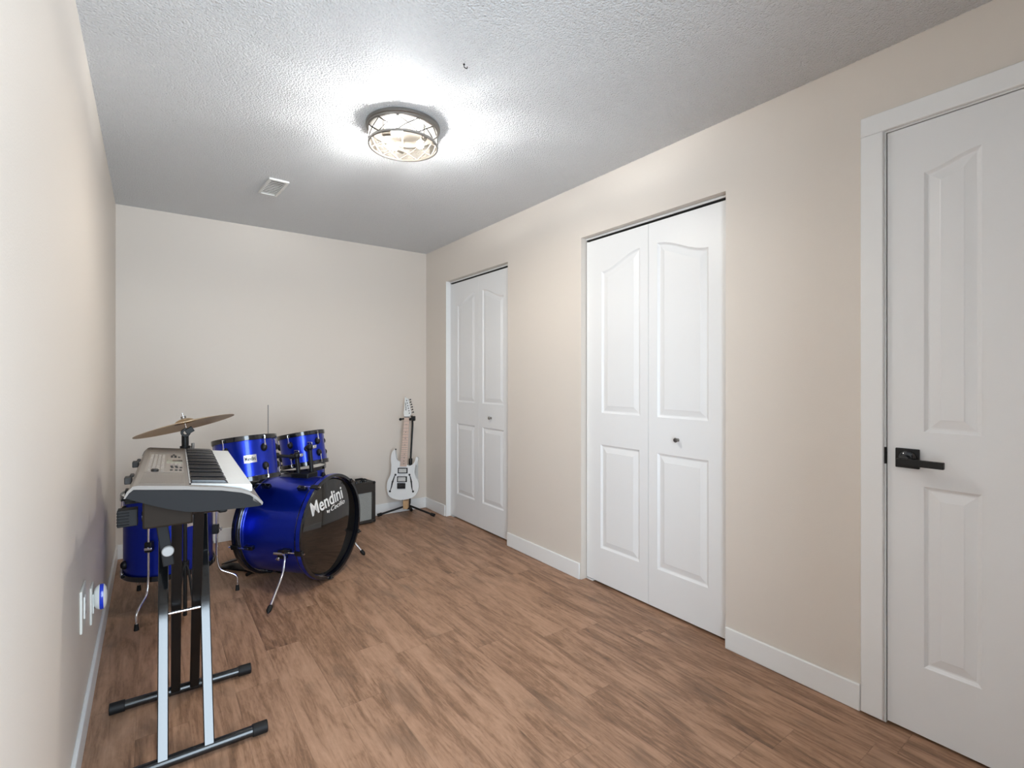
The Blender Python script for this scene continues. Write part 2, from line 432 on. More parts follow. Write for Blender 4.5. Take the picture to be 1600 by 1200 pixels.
def entry_door():
    r = bpy.data.objects.new('door_3', None); COL.objects.link(r); r.location = (XR+0.002, 0, 0); structure(r)
    y1 = 0.626; y0 = y1-0.762
    far = [ogee(-0.525, -0.382, 1.892, 1.930, 1.025), ogee(-0.525, -0.382, 0.843, 0.843, 0.240, 1)]
    c = y0+y1
    near = [ogee(-(c-0.382), -(c-0.525), 1.930, 1.892, 1.025), ogee(-(c-0.382), -(c-0.525), 0.843, 0.843, 0.240, 1)]
    slab_o = obj('door_leaf', moulded_leaf(-y1, -y0, 0.010, 2.060, 0.035, far+near), M['door'], r, smooth=False)
    # lever set
    b = new(); box(b, -0.010, 0, 0.535, 0.601, 0.900, 0.966); pr = obj('lever_rose', b, M['matte_black'], slab_o, bevel=0.002)
    b = new(); lathe(b, [(0.026,0),(0.025,0.006),(0.020,0.011),(0.0125,0.013),(0.0125,0.040),(0,0.040)], 32, Matrix.Translation((-0.008, 0.566, 0.934)) @ Matrix.Rotation(-math.pi/2, 4, 'Y'))
    obj('lever_spindle', b, M['gloss_black'], pr)
    b = new(); box(b, -0.056, -0.040, 0.462, 0.586, 0.914, 0.936); obj('lever_handle', b, M['matte_black'], pr, bevel=0.0015)
    b = new(); box(b, -0.004, 0.004, 0.6285, 0.640, 0.906, 0.964); obj('strike_plate', b, M['matte_black'], r, bevel=0.001)
    return r
entry_door()
# door lining and casing
bm = new()
box(bm, XR+0.0005, XR+0.10, 0.6295, D1, 0, DT); box(bm, XR+0.0005, XR+0.10, D0, D0+0.0105, 0, DT); box(bm, XR+0.0005, XR+0.10, D0+0.0105, 0.6295, 2.0635, DT)
structure(obj('trim_2', bm, M['trim'], smooth=False))
bm = new()
CO = 0.016
box(bm, XR-CO, XR, 0.634, 0.702, 0.008, 2.068); box(bm, XR-CO, XR, -0.212, -0.144, 0.008, 2.068); box(bm, XR-CO, XR, -0.212, 0.702, 2.0682, 2.136)
structure(obj('trim_3', bm, M['trim'], bevel=0.003))

# ------------------------------------------------------------------ ceiling light
def ceiling_light():
    cx, cy = 0.938, 2.128
    r = thing('ceiling_light', 'round brushed nickel flush ceiling light with lit bulbs behind crossed wire glass', 'ceiling light', (cx, cy, H))
    b = new(); lathe(b, [(0,0),(0.160,0),(0.166,-0.004),(0.166,-0.016),(0.162,-0.019),(0.162,-0.027),(0.157,-0.030),(0.148,-0.030),(0.148,-0.018),(0,-0.018)], 72)
    obj('canopy', b, M['nickel'], r)
    zt, zb, R = -0.030, -0.095, 0.1545
    b = new(); lathe(b, [(R-0.001, zt+0.002), (R-0.001, zb+0.004)], 72); obj('side_glass', b, M['lamp_glass'], r)
    b = new(); lathe(b, [(R+0.002,zb+0.008),(R+0.002,zb-0.002),(R-0.004,zb-0.003),(R-0.006,zb),(R-0.003,zb+0.008)], 72, closed=True); ring = obj('bottom_ring', b, M['nickel'], r)
    b = new(); lathe(b, [(R-0.004, zb+0.002),(0, zb+0.002)], 72); obj('bottom_glass', b, M['lamp_base_glass'], r)
    b = new(); n = 11
    for k in range(n):
        for sg in (1, -1):
            pts = []
            for j in range(9):
                a = 2*math.pi*(k+0.25+sg*j/8)/n; pts.append((R*math.cos(a), R*math.sin(a), zt+(zb+0.006-zt)*j/8))
            tube(b, pts, 0.0030, 6)
    obj('wire_lattice', b, M['nickel_dark'], r)
    for ang in (229, 109, 349):
        a = math.radians(ang); zc = -0.069
        p = Vector((0.078*math.cos(a), 0.078*math.sin(a), zc)); t = Vector((math.sin(a), -math.cos(a), 0))   # tangent, clockwise
        b = new(); cyl(b, p+t*0.028, p+t*0.068, 0.0135, seg=20); s = obj('lamp_socket', b, M['nickel'], r)
        b = new(); cyl(b, p+t*0.066, p+t*0.066+Vector((0,0,-zc-0.018)), 0.005, seg=10); obj('socket_arm', b, M['nickel'], s)
        b = new(); mx, _ = frame_to(p+t*0.030, p)
        lathe(b, [(0,-0.002),(0.007,0),(0.009,0.007),(0.015,0.018),(0.0175,0.030),(0.015,0.042),(0.008,0.049),(0,0.051)], 20, mx)
        obj('bulb', b, M['bulb'], r)
ceiling_light()

# ------------------------------------------------------------------ ceiling vent and hook
def vent():
    r = thing('ceiling_vent', 'small white slatted air vent on the ceiling', 'vent', (0.601, 3.265, H), math.radians(3))
    b = new(); x, y, w = 0.055, 0.142, 0.016
    for s in ((-x,x,-y,-y+w),(-x,x,y-w,y),(-x,-x+w,-y+w,y-w),(x-w,x,-y+w,y-w)): box(b, *s, -0.012, 0)
    obj('vent_frame', b, M['white_plastic'], r, bevel=0.003)
    b = new()
    for k in range(9):
        yy = -y+w+0.014+k*0.0275
        box(b, -x+w, x-w, -0.010, 0.010, -0.001, 0.001, Matrix.Translation((0, yy, -0.006)) @ Matrix.Rotation(math.radians(8), 4, 'X'))
    obj('louvres', b, M['white_plastic'], r, smooth=False)
    b = new(); box(b, -x+w, x-w, -y+w, y-w, -0.0006, -0.0001); obj('vent_duct', b, M['kb_mark'], r, smooth=False)
vent()
b = new(); tube(b, bent([(0,0,0),(0,0,-0.012),(0.010,-0.004,-0.016),(0.012,-0.004,-0.008)]), 0.0016, 8); ball(b, (0,0,-0.001), 0.004, 10)
o = obj('ceiling_hook', b, M['black_metal']); o.location = (0.9326, 1.5761, H); tag(o, 'tiny dark hook in the textured ceiling', 'hook')

# ------------------------------------------------------------------ sockets on the left wall
def plate(name, label, y0, y1, z0, z1, group):
    r = thing(name, label, 'wall plate', (XL, (y0+y1)/2, z0), 0, group)
    w, h = (y1-y0)/2, z1-z0
    b = new(); box(b, 0, 0.007, -w, w, 0, h); obj('cover_plate', b, M['outlet'], r, bevel=0.003)
    b = new(); box(b, 0.006, 0.011, -0.017, 0.017, h*0.24, h*0.76); f = obj('receptacle_face', b, M['white_plastic'], r, bevel=0.002)
    for zz in (h*0.36, h*0.62):
        for yy in (-0.006, 0.006):
            b = new(); box(b, 0.0105, 0.0112, yy-0.0012, yy+0.0012, zz-0.005, zz+0.005); obj('slot', b, M['dark'], f, smooth=False)
    return r
plate('wall_outlet', 'wide white outlet plate on the left wall, empty and nearer the camera', 2.115, 2.235, 0.375, 0.513, 'outlet plates low on the left wall')
plate('wall_outlet', 'narrow white outlet plate on the left wall, behind the blue plug-in', 2.445, 2.530, 0.272, 0.412, 'outlet plates low on the left wall')
r = thing('plug_in_freshener', 'white plug-in device with glossy blue band in the left wall outlet', 'plug-in device', (XL+0.0115, 2.488, 0.308))
b = new(); mx = Matrix.Translation((0.012, 0, 0.052)) @ Matrix.Rotation(math.pi/2, 4, 'Y') @ Matrix.Diagonal((1.3, 0.85, 1, 1))
lathe(b, [(0,-0.012),(0.026,-0.012),(0.033,-0.006),(0.0365,0.002),(0.037,0.004)], 32, mx); obj('rear_shell', b, M['white_plastic'], r)
b = new(); lathe(b, [(0.037,0.004),(0.0378,0.010),(0.0365,0.016)], 32, mx); obj('blue_band', b, M['blue_plastic'], r)
b = new(); lathe(b, [(0.0365,0.016),(0.030,0.022),(0.016,0.026),(0,0.027)], 32, mx); obj('front_shell', b, M['white_plastic'], r)

# ------------------------------------------------------------------ drums
def rod_mesh(L):
    b = new(); cyl(b, (0,0,0), (0,0,L), 0.0032, seg=10); cyl(b, (0,0,L-0.012), (0,0,L+0.004), 0.0055, seg=6); cyl(b, (0,0,0), (0,0,0.01), 0.0045, seg=10)
    return b
def lug_mesh():
    """black lug block, back at x=0, standing out along +x"""
    b = new(); lathe(b, [(0,0),(0.017,0),(0.018,0.006),(0.014,0.016),(0.008,0.021),(0,0.022)], 20, Matrix.Rotation(math.pi/2, 4, 'Y') @ Matrix.Diagonal((1.25,0.95,1,1)))
    return b
def place_drum(name, label, top, n, R, L, phase, nlug, badge=None, cat='drum', lugs_low=True):
    """shell drum; top = centre of the upper rim plane, n = axis; R hoop radius, L overall height"""
    n = Vector(n).normalized(); base = Vector(top)-n*L
    r = thing(name, label, cat, base); r.rotation_mode = 'QUATERNION'
    r.rotation_quaternion = Vector((0,0,1)).rotation_difference(n)
    Rs = R-0.012
    b = new(); lathe(b, [(Rs, 0.018),(Rs, L-0.018),(Rs-0.007, L-0.014),(Rs-0.007, 0.014)], 72, closed=True); sh = obj('shell', b, M['blue'], r)
    for z, nm in ((L-0.012, 'batter_head'), (0.011, 'resonant_head')):
        b = new(); lathe(b, [(0,z),(R-0.005,z)], 72); obj(nm, b, M['white_head' if nm == 'batter_head' else 'drum_head'], r)
    for z0, z1 in ((L-0.026, L), (0, 0.026)):
        b = new(); lathe(b, [(R-0.0045,z0),(R,z0),(R,z1),(R-0.0045,z1)], 72, closed=True); obj('hoop', b, M['gloss_black'], r, bevel=0.0015)
    b = lug_mesh(); lug0 = obj('lug', b, M['matte_black'], r)
    rl = 0.05; rod0 = obj('tension_rod', rod_mesh(rl), M['chrome'], lug0)
    b = new(); box(b, -0.007, 0.004, -0.010, 0.010, -0.004, 0.010); ear0 = obj('rod_claw', b, M['matte_black'], lug0, bevel=0.0015)
    first = True
    for end in ((1, 0) if lugs_low else (1,)):
        for k in range(nlug):
            a = phase+2*math.pi*k/nlug
            z = L-0.072 if end else 0.072
            mx = Matrix.Rotation(a, 4, 'Z') @ Matrix.Translation((Rs-0.001, 0, z))
            if not end: mx = mx @ Matrix.Rotation(math.pi, 4, 'X')
            if first: lg, rd, er = lug0, rod0, ear0; lg.matrix_basis = mx; first = False
            else: lg = copy(lug0, r, mx=mx); rd = copy(rod0, lg); er = copy(ear0, lg)
            rd.location = (0.017, 0, 0.010); er.location = (0.017, 0, 0.052)
    if badge:
        ba, bz, bw, bh, txt = badge
        b = new(); seg = 10; rows = []
        for i in range(seg+1):
            a = ba+(i/seg-0.5)*bw/Rs
            rows.append([b.verts.new(((Rs+d)*math.cos(a), (Rs+d)*math.sin(a), bz+z)) for d, z in ((0.0002,-bh/2),(0.0016,-bh/2),(0.0016,bh/2),(0.0002,bh/2))])
        for A, B in zip(rows, rows[1:]):
            for q in range(4): b.faces.new((A[q], A[(q+1)%4], B[(q+1)%4], B[q]))
        b.faces.new(rows[0]); b.faces.new(rows[-1][::-1])
        bd = obj('badge', b, M['silver_badge'], r)
        lettering('badge_lettering', txt, M['print_black'], bd, lambda x, y, d: Vector(((Rs+0.0018+d)*math.cos(ba+(x-0.5)*bw*0.84/Rs), (Rs+0.0018+d)*math.sin(ba+(x-0.5)*bw*0.84/Rs), bz+(y-0.45)*bh*0.50)), 0.0003, 0.03)
    return r

BPHI = -0.8665; BC = Vector((0.7487, 3.2225, 0)); BL = 0.450; BR = 0.307; CH = 0.316
def bass_local(p): return Matrix.Translation(BC) @ Matrix.Rotation(BPHI, 4, 'Z') @ Vector(p)
def bass_drum():
    r = thing('bass_drum', 'large blue bass drum with black front head lettered in white, on the wood floor', 'drum', BC, BPHI)
    X = Matrix.Translation((0,0,CH)) @ Matrix.Rotation(math.pi/2, 4, 'Y')       # lathe axis -> local +x, centre at height BR
    def lx(prof, seg=96, closed=False):
        b = new(); lathe(b, prof, seg, X, closed); return b
    h = BL/2; Rs = 0.283
    obj('shell', lx([(Rs,-h+0.03),(Rs,h-0.03),(Rs-0.008,h-0.03),(Rs-0.008,-h+0.03)], closed=True), M['blue'], r)
    fh = obj('front_head', lx([(0,h-0.018),(0.270,h-0.018),(0.281,h-0.024),(0.284,h-0.040)]), M['drum_head'], r)
    bh = obj('rear_head', lx([(0,-h+0.016),(0.270,-h+0.016),(0.281,-h+0.022),(0.284,-h+0.040)]), M['white_head'], r)
    for s, hd in ((1, fh), (-1, bh)):
        obj('head_ring', lx([(0.287,s*(h-0.043)),(0.293,s*(h-0.043)),(0.293,s*(h-0.049)),(0.287,s*(h-0.049))], closed=True), M['chrome'], hd)
        hp = obj('hoop', lx([(0.290,s*h),(0.305,s*h),(BR,s*(h-0.003)),(BR,s*(h-0.037)),(0.305,s*(h-0.040)),(0.290,s*(h-0.040))], closed=True), M['gloss_black'], r)
        if s > 0: obj('hoop_inlay', lx([(BR,h-0.008),(BR+0.0006,h-0.008),(BR+0.0006,h-0.032),(BR,h-0.032)], closed=True), M['blue'], hp)
    # claws with long tension rods, five round each hoop
    b = new(); box(b, 0.004, 0.052, -0.014, 0.014, 0.0, 0.006); box(b, 0.046, 0.052, -0.011, 0.011, -0.014, 0.002)
    claw0 = obj('claw', b, M['matte_black'], r, bevel=0.002)
    b = new(); cyl(b, (-0.055,0,0.001), (0.058,0,0.001), 0.0033, seg=10); cyl(b, (0.052,0,0.001), (0.066,0,0.001), 0.0048, seg=6); rod0 = obj('tension_rod', b, M['chrome'], claw0)
    b = new(); box(b, -0.085, -0.030, -0.012, 0.012, -0.026, -0.002); cyl(b, (-0.034,0,-0.002), (-0.062,0,-0.002), 0.007, seg=14); lug0 = obj('lug', b, M['gloss_black'], claw0, bevel=0.003)
    first = True
    for s in (1, -1):
        for k in range(5):
            a = math.radians(-13+72*k)                    # measured from the left side (-y), upward
            # rotate so that local z points outward at angle a from -y
            mx = Matrix.Translation((0,0,CH)) @ Matrix.Rotation(math.pi/2 - a, 4, 'X')
            if s < 0: mx = mx @ Matrix.Rotation(math.pi, 4, 'Z')
            mx = mx @ Matrix.Translation((h-0.046, 0, BR))
            if first: c = claw0; c.matrix_basis = mx; first = False
            else: c = copy(claw0, r, mx=mx); copy(rod0, c); copy(lug0, c)
    # folding spurs: bracket, bent chrome leg, rubber tip, wing screw
    for sy, foot in ((-1, (-0.270, -0.487)), (1, (-0.240, 0.420))):
        xs = h-0.1397; a = -0.3226
        y0, z0 = sy*(Rs+0.004)*math.cos(a), CH+(Rs+0.004)*math.sin(a)
        fx = h-0.045 if sy < 0 else h-0.02; fy = sy*0.487 if sy < 0 else 0.36
        b = new(); box(b, xs-0.026, xs+0.026, y0-sy*0.012 if sy > 0 else y0-0.012, y0+0.018, z0-0.024, z0+0.024); br = obj('spur_bracket', b, M['matte_black'], r, bevel=0.004)
        b = new(); cyl(b, (xs-0.045, y0+sy*0.012, z0+0.006), (xs+0.03, y0+sy*0.012, z0+0.006), 0.0085, seg=14); obj('bracket_sleeve', b, M['chrome'], br)
        b = new(); box(b, xs-0.024, xs-0.006, y0+sy*0.018-0.004, y0+sy*0.018+0.004, z0-0.030, z0-0.012); box(b, xs-0.030, xs-0.012, y0+sy*0.020-0.003, y0+sy*0.020+0.003, z0-0.024, z0-0.018); obj('wing_screw', b, M['chrome'], br, bevel=0.002)
        p0 = Vector((xs+0.012, y0+sy*0.012, z0+0.006)); p1 = Vector((xs+0.034, y0+sy*0.020, z0-0.002)); p2 = Vector((xs+0.046, y0+sy*0.055, z0-0.085)); p3 = Vector((fx, fy, 0.034))
        b = new(); tube(b, bent([p0, p1, p2, p3]), 0.0065, 12); lg = obj('spur_leg', b, M['chrome'], r)
        b = new(); d = (p3-p2).normalized(); q0 = p3-d*0.012; mx, _ = frame_to(q0, q0+d*0.1); lathe(b, [(0,0),(0.009,0),(0.012,0.006),(0.013,0.026),(0.009,0.036),(0.003,0.043),(0,0.043)], 16, mx); obj('rubber_tip', b, M['rubber'], lg)
    # tom holder on top
    xm, ym = h-0.20, 0.02; zt = CH+Rs
    b = new(); box(b, xm-0.075, xm+0.045, ym-0.05, ym+0.05, zt-0.010, zt+0.026); hb = obj('tom_holder', b, M['matte_black'], r, bevel=0.006)
    b = new(); box(b, xm-0.16, xm-0.075, ym-0.045, ym+0.025, zt-0.004, zt+0.012); obj('holder_plate', b, M['nickel'], hb, bevel=0.002)
    return r
bass_root = bass_drum()

# front-head lettering
fh = [c for c in bass_root.children if c.name.startswith('front_head')][0]
def on_head(ox, oz, wx, wz, ux, uz):
    return lambda x, y, d: Vector((BL/2-0.0176+d, ox+wx*x+ux*y, CH-0.009+oz+wz*x+uz*y))
lettering('lettering', 'Mendini', M['print_white'], fh, on_head(-0.178, 0.111, 0.309, 0.035, -0.026, 0.079), 0.0006, 0.016)
lettering('lettering', 'by', M['print_white'], fh, on_head(-0.036, 0.092, 0.030, 0.004, -0.005, 0.017), 0.0006, 0.02)
lettering('lettering', 'Cecilio', M['print_white'], fh, on_head(0.004, 0.092, 0.146, 0.016, -0.006, 0.030), 0.0006, 0.0, 0.35)

T1n = (math.sin(0.187)*math.cos(1.8965), math.sin(0.187)*math.sin(1.8965), math.cos(0.187))
T2n = (math.sin(0.2)*math.cos(2.05), math.sin(0.2)*math.sin(2.05), math.cos(0.2))
tom1 = place_drum('tom_drum', 'blue tom drum above the bass drum, wearing the silver badge and nearest the keyboard', (0.434,3.170,0.866), T1n, 0.1655, 0.2465, math.radians(-135), 5, (math.radians(-91), 0.120, 0.062, 0.042, 'Mendini'))
tom2 = place_drum('tom_drum', 'smaller blue tom drum above the bass drum, nearer the guitar', (0.808,3.478,0.840), T2n, 0.147, 0.2186, math.radians(-62), 5)
for t in (tom1, tom2): t['group'] = 'rack toms'

def tom_arms():
    """posts from the holder up to each tom, with clamps and wing screws"""
    hb = [c for c in bass_root.children if c.name.startswith('tom_holder')][0]
    inv = (Matrix.Translation(BC) @ Matrix.Rotation(BPHI, 4, 'Z')).inverted()
    xm, ym = BL/2-0.20, 0.02; zt = CH+0.283
    for k, (dx, dy, top, target, R) in enumerate(((-0.035, -0.028, 0.105, tom1, 0.1655), (0.015, 0.030, 0.150, tom2, 0.147))):
        p0 = Vector((xm+dx, ym+dy, zt+0.02)); p1 = p0+Vector((-0.01, -0.004, top))
        tc = inv @ (target.location + (target.rotation_quaternion @ Vector((0,0,0.122 if k == 0 else 0.108))))
        d = (tc-p1); ez = (target.rotation_quaternion @ Vector((0,0,1))); ez = inv.to_3x3() @ ez
        d = d - ez*d.dot(ez); dist = d.length; d.normalize()
        p2 = tc - d*(R-0.0115)
        b = new(); cyl(b, p0, p1, 0.0125, seg=18); post = obj('holder_post', b, M['matte_black'], hb)
        b = new(); ball(b, p1+Vector((0,0,0.006)), 0.021, 16); cyl(b, p1, p2-d*0.008, 0.0095, seg=14); obj('tom_arm', b, M['matte_black'], hb)
        b = new(); cyl(b, p2-d*0.030, p2, 0.017, 0.0195, seg=18); obj('tom_clamp', b, M['matte_black'], hb)
        b = new(); side = Vector((0.7,0.0,0.3)).normalized(); c = p1+Vector((0.022,0,0.006)); cyl(b, p1, c+side*0.010, 0.004, seg=8); box(b, -0.003, 0.003, -0.016, 0.016, -0.010, 0.010, Matrix.Translation(c+side*0.012)); obj('wing_screw', b, M['chrome'], hb, bevel=0.003)
        b = new(); c = p1+Vector((0,0,0.03)); cyl(b, p1, c, 0.004, seg=8); box(b, -0.016, 0.016, -0.003, 0.003, -0.006, 0.008, Matrix.Translation(c)); obj('wing_screw', b, M['chrome'], hb, bevel=0.003)
tom_arms()

FT = (0.0878, 3.274)
ftom = place_drum('floor_tom', 'tall blue floor tom behind the keyboard stand, on three bent chrome legs', (FT[0], FT[1], 0.604), (0.0,0.0,1), 0.213, 0.424, math.radians(-160), 6, (math.radians(-66), 0.28, 0.060, 0.062, 'Mendini'))
for foot, zt in (((0.402,3.196), 0.47), ((-0.052,2.971), 0.485), ((-0.05,3.52), 0.47)):
    dx, dy = foot[0]-FT[0], foot[1]-FT[1]; L = math.hypot(dx, dy); ux, uy = dx/L, dy/L; zb = 0.604-0.424
    Rr = 0.222
    P = lambda rr, z: (ux*rr, uy*rr, z-zb)
    b = new(); tube(b, bent([P(Rr, zt), P(Rr, 0.135), P(L, 0.085), P(L, 0.012)], 5, 0.28), 0.0055, 12); lg = obj('leg', b, M['chrome'], ftom)
    b = new(); cyl(b, P(L, 0.0), P(L, 0.030), 0.011, 0.008, seg=14); obj('rubber_foot', b, M['rubber'], lg)
    mx = Matrix.Rotation(math.atan2(uy, ux), 4, 'Z')
    b = new(); box(b, 0.198, 0.232, -0.016, 0.016, 0.335-zb, 0.385-zb, mx); br = obj('leg_bracket', b, M['matte_black'], ftom, bevel=0.004)
    b = new(); box(b, 0.230, 0.246, 0.004, 0.010, 0.355-zb, 0.366-zb, mx); box(b, 0.240, 0.246, -0.010, 0.024, 0.350-zb, 0.362-zb, mx); obj('wing_screw', b, M['chrome'], br, bevel=0.002)

# snare behind the bass drum, on its stand
SN = (0.865, 3.775)
place_drum('snare_drum', 'shallow blue snare drum half hidden behind the bass drum', (SN[0], SN[1], 0.575), (-0.03,0.02,1), 0.182, 0.13, 0.35, 6, lugs_low=False)
r = thing('snare_stand', 'black tripod stand under the snare drum', 'drum stand', (SN[0], SN[1], 0))
b = new(); cyl(b, (0,0,0.10), (0,0,0.37), 0.012); obj('pole', b, M['black_metal'], r)
for k in range(3):
    a = math.radians(80+120*k); c, s = math.cos(a), math.sin(a)
    b = new(); tube(b, bent([(0,0,0.22),(c*0.06,s*0.06,0.17),(c*0.24,s*0.24,0.012)]), 0.008); lg = obj('leg', b, M['black_metal'], r)
    b = new(); ball(b, (c*0.24,s*0.24,0.012), 0.012, 12); obj('rubber_foot', b, M['rubber'], lg)
    b = new(); tube(b, bent([(0,0,0.36),(c*0.08,s*0.08,0.385),(c*0.175,s*0.175,0.428),(c*0.175,s*0.175,0.432)]), 0.007); obj('cradle_arm', b, M['black_metal'], r)

# hi-hat stand: only its thin rod shows above the tom
r = thing('hi_hat_stand', 'slim hi-hat stand whose thin rod rises above the badged tom', 'drum stand', (0.649, 3.70, 0))
b = new(); cyl(b, (0,0,0.06), (0,0,0.70), 0.0125); obj('tube', b, M['black_metal'], r)
b = new(); cyl(b, (0,0,0.70), (0,0,1.022), 0.0032, seg=10); obj('pull_rod', b, M['nickel'], r)
for k in range(3):
    a = math.radians(95+120*k); c, s = math.cos(a), math.sin(a)
    b = new(); tube(b, bent([(0,0,0.30),(c*0.05,s*0.05,0.24),(c*0.17,s*0.17,0.010)]), 0.007); lg = obj('leg', b, M['black_metal'], r)
    b = new(); ball(b, (c*0.17,s*0.17,0.011), 0.011, 12); obj('rubber_foot', b, M['rubber'], lg)

# kick pedal at the rear hoop
pk = bass_local((-BL/2-0.10, 0, 0))
r = thing('kick_pedal', 'black kick pedal behind the bass drum', 'pedal', (pk.x, pk.y, 0), BPHI)
b = new(); box(b, -0.24, 0.075, -0.045, 0.045, 0, 0.010); obj('base_plate', b, M['black_metal'], r, bevel=0.002)
b = new(); box(b, -0.15, 0.15, -0.038, 0.038, -0.004, 0.004, Matrix.Translation((-0.08,0,0.072)) @ Matrix.Rotation(math.radians(-18),4,'Y')); obj('footboard', b, M['black_metal'], r, bevel=0.002)
for s in (-1, 1):
    b = new(); cyl(b, (0.03, s*0.062, 0.004), (0.03, s*0.055, 0.215), 0.009); obj('post', b, M['black_metal'], r)
b = new(); tube(b, [(0.03,-0.11,0.012),(0.03,0.10,0.012)], 0.010); tube(b, [(0.03,-0.075,0.205),(0.03,0.075,0.205)], 0.006); obj('axle', b, M['black_metal'], r)
b = new(); cyl(b, (0.03,0,0.205), (0.055,0,0.36), 0.004); obj('beater_shaft', b, M['chrome'], r)
b = new(); cyl(b, (0.045,0,0.36), (0.085,0,0.352), 0.020, 0.022); obj('beater', b, M['white_head'], r)

# ------------------------------------------------------------------ cymbal and its stand
CN = Vector((math.sin(0.2794)*math.cos(2.4397), math.sin(0.2794)*math.sin(2.4397), math.cos(0.2794)))
CC = Vector((0.1366, 2.795, 0.979))
r = thing('cymbal', 'tilted bronze cymbal above the far end of the keyboard', 'cymbal', CC); r.rotation_mode = 'QUATERNION'; r.rotation_quaternion = Vector((0,0,1)).rotation_difference(CN)
prof = [(0.0055,0.036),(0.02,0.034),(0.034,0.028),(0.043,0.019),(0.048,0.0165)] + [(0.048+(0.205-0.048)*k/10, 0.0165*(1-(k/10)**1.6)) for k in range(1,11)]
b = new(); lathe(b, prof+[(rr, z-0.0012) for rr, z in prof[::-1]], 96, closed=True); obj('cymbal_plate', b, M['brass'], r, angle=20)
K = Vector((0.1395, 2.788, 0.950))
r = thing('cymbal_stand', 'straight black cymbal stand behind the keyboard, clamp holding the bronze cymbal', 'cymbal stand', (0.134, 2.79, 0))
o3 = Vector((0.134, 2.79, 0))
b = new(); cyl(b, (0,0,0.09), (0,0,0.80), 0.0085, seg=18); obj('lower_tube', b, M['black_metal'], r)
b = new(); cyl(b, (0,0,0.78), (0,0,0.935), 0.0145, seg=20); cyl(b, (0,0,0.872), (0,0,0.886), 0.021, seg=20); obj('upper_tube', b, M['matte_black'], r)
b = new(); kk = K-o3; mx = Matrix.Translation(kk+Vector((-0.004,-0.012,0)))
lathe(b, [(0.009,-0.008),(0.020,-0.008),(0.020,0.008),(0.009,0.008)], 24, mx @ Matrix.Rotation(math.pi/2,4,'X'), closed=True)
box(b, 0.0, 0.034, -0.010, 0.010, -0.013, 0.013, mx @ Matrix.Rotation(math.radians(-32),4,'Y')); obj('tilter', b, M['matte_black'], r, bevel=0.002)
b = new(); top = CC+CN*0.062-o3; cyl(b, top-CN*0.110, top, 0.0036, seg=12); obj('cymbal_rod', b, M['chrome'], r)
b = new(); cyl(b, CC+CN*0.0372-o3, CC+CN*0.047-o3, 0.011, seg=18); obj('felt', b, M['nickel'], r)
b = new(); cyl(b, (0,0,0.880), (0.034,-0.01,0.880), 0.004, seg=10); cyl(b, (0.030,-0.009,0.872), (0.030,-0.009,0.898), 0.006, seg=12); obj('clamp_screw', b, M['nickel'], r)
b = new(); cyl(b, (0,0,0.30), (0,0,0.345), 0.016, seg=20); obj('leg_collar', b, M['black_metal'], r)
for fx, fy in ((0.0905,2.68), (0.176,2.70), (0.1435,3.005)):
    q = Vector((fx,fy,0))-o3
    b = new(); tube(b, bent([(q.x*0.1,q.y*0.1,0.33),(q.x*0.35,q.y*0.35,0.30),(q.x,q.y,0.012)]), 0.0055, 10); lg = obj('leg', b, M['black_metal'], r)
    b = new(); ball(b, (q.x,q.y,0.010), 0.010, 12); obj('rubber_foot', b, M['rubber'], lg)

